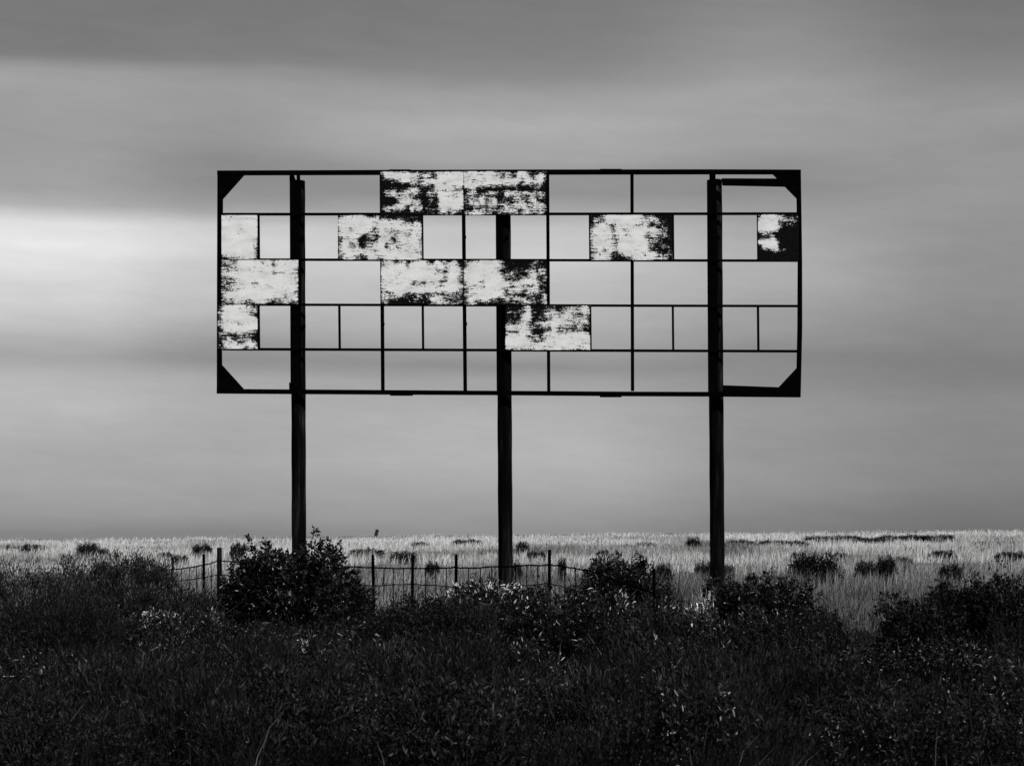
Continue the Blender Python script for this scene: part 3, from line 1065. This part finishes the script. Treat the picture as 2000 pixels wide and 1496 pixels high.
# little far post on the horizon
d = 190.0
x = (734.5 - 1000) / F * d
fpz = float(ground(x, d))
mb = MB((x, d, fpz))
q = P(734.5, 1033.5, d)
mb.tube([(x - .05, d, fpz - .2), (x, d, (fpz + q[2]) / 2), (x + .10, d, q[2])], [0.20, 0.18, 0.13], 8)
mb.tube([(x + .02, d, q[2] - .42), (x + .26, d, q[2] - .12)], [0.10, 0.06], 6)
fp = mb.build("weathered_stump", TWIG)
fp.location = (x, d, fpz)
tag(fp, "tiny dark stump far off on the grassy horizon, right of the left billboard pole", "stump")

# ------------------------------------------------------------------ grasses
def blades(name, px, d, h, w, tone, lean, mat, label_kind, wind=0.12):
    n = len(px)
    x = (px - 1000.0) / F * d
    z = ground(x, d) - 0.02
    base = np.stack([x, d, z], 1)
    a = rng.uniform(-0.9, 0.9, n)          # facing
    side = np.stack([np.cos(a), np.sin(a), np.zeros(n)], 1)
    ld = rng.normal(0, lean, (n, 2))
    ld[:, 0] += wind
    bend = np.stack([ld[:, 0] * h, ld[:, 1] * h, np.zeros(n)], 1)
    up = np.array([0, 0, 1.0])
    w_ = w[:, None]; h_ = h[:, None]
    v0 = base - side * w_ * 0.5
    v1 = base + side * w_ * 0.5
    m_ = base + up * h_ * 0.55 + bend * 0.35
    v2 = m_ + side * w_ * 0.42
    v3 = m_ - side * w_ * 0.42
    tp = base + up * h_ * (1 - 0.25 * np.linalg.norm(ld, axis=1, keepdims=True)) + bend
    V = np.stack([v0, v1, v2, v3, tp], 1).reshape(-1, 3)
    i = (np.arange(n) * 5)[:, None]
    o_ = mesh_obj(name, V, [i + np.array([[0, 1, 2, 3]]), i + np.array([[3, 2, 4]])], mat, attrs={'tone': np.repeat(tone, 5)})
    tag(o_, kind='stuff')
    return o_

def vnoise(x, y, s, seed):
    r2 = np.random.default_rng(seed)
    g = r2.uniform(0, 1, (64, 64))
    u, v = x / s, y / s
    i, j = np.floor(u).astype(int), np.floor(v).astype(int)
    fu, fv = u - i, v - j
    fu = fu * fu * (3 - 2 * fu); fv = fv * fv * (3 - 2 * fv)
    G = lambda a, b_3: g[a % 64, b_3 % 64]
    return (G(i, j) * (1 - fu) + G(i + 1, j) * fu) * (1 - fv) + (G(i, j + 1) * (1 - fu) + G(i + 1, j + 1) * fu) * fv

# pale dry grass of the plain
NP = 330000
py = rng.uniform(1048.5, 1245, NP) ** 1.0
py = np.where(rng.uniform(0, 1, NP) < 0.35, rng.uniform(1048.5, 1085, NP), py)
px = rng.uniform(-220, 2220, NP)
d = dist_of_row(py)
d = d * rng.uniform(0.985, 1.015, NP)
dmin = np.interp(px, [0, 690, 720, 1090, 1110, 1400, 1545, 1580, 1790, 1830, 2100], [39, 39, 36.8, 36.5, 36.2, 36.2, 36, 30.6, 30.6, 36, 36]) + rng.normal(0, .5, NP)
x = (px - 1000) / F * d
tuft = 0.6 * vnoise(x, d, 0.45, 3) + 0.4 * vnoise(x + 77, d * 0.6, 1.7, 4)
keepm = (d > dmin) & (rng.uniform(0, 1, NP) < np.clip((tuft - 0.25) * 2.6, 0.04, 1))
for sx_, sd_, sw_, sk_ in SPOTS:      # sagebrush shades out the grass it stands in
    keepm &= ~((np.abs(x - sx_) < sw_ * 0.55) & (d > sd_ - 0.10 * sd_) & (d < sd_ + 0.8) & (rng.uniform(0, 1, NP) < sk_))
px, d, x, tuft = px[keepm], d[keepm], x[keepm], tuft[keepm]
n = len(px)
patch = 0.6 * vnoise(x + 300, d * 0.5, 8.0, 9) + 0.4 * vnoise(x + 900, d * 0.7, 2.4, 10)
h = rng.uniform(0.20, 0.56, n) * (0.7 + 0.6 * tuft)
h = np.where(d < 39, h * 0.8, h)
w = np.maximum(0.010, 0.00026 * d) * rng.uniform(0.7, 1.4, n)
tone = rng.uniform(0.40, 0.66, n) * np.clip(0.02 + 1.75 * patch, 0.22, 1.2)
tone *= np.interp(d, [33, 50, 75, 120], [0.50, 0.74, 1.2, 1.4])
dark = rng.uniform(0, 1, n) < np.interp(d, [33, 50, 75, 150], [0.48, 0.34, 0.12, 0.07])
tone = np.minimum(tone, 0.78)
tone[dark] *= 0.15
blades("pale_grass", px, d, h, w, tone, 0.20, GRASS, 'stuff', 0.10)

# dark grass and weeds of the foreground
ND = 95000
px = rng.uniform(-120, 2120, ND)
d = rng.uniform(18.2, 38.5, ND)
dmax = np.interp(px, [0, 690, 720, 1090, 1400, 1545, 1580, 1790, 1830, 2100], [38.5, 38.5, 36, 35.5, 35.5, 34.5, 32.0, 32.0, 36, 36]) + rng.normal(0, .9, ND)
x = (px - 1000) / F * d
tuft = 0.55 * vnoise(x + 50, d, 0.6, 13) + 0.45 * vnoise(x + 150, d, 2.3, 14)
k = (d < dmax) & (rng.uniform(0, 1, ND) < np.clip((tuft - 0.42) * 2.6, 0.05, 1))
px, d, tuft = px[k], d[k], tuft[k]
n = len(px)
h = rng.uniform(0.18, 0.62, n) * (0.55 + 0.7 * tuft)
w = rng.uniform(0.004, 0.009, n)
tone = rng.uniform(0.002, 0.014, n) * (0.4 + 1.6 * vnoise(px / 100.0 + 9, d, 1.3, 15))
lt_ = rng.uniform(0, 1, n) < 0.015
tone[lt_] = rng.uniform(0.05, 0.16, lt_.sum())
st_ = rng.uniform(0, 1, n) < 0.004          # bleached bent stalks
h[st_] = rng.uniform(0.6, 1.0, st_.sum())
tone[st_] = rng.uniform(0.12, 0.30, st_.sum())
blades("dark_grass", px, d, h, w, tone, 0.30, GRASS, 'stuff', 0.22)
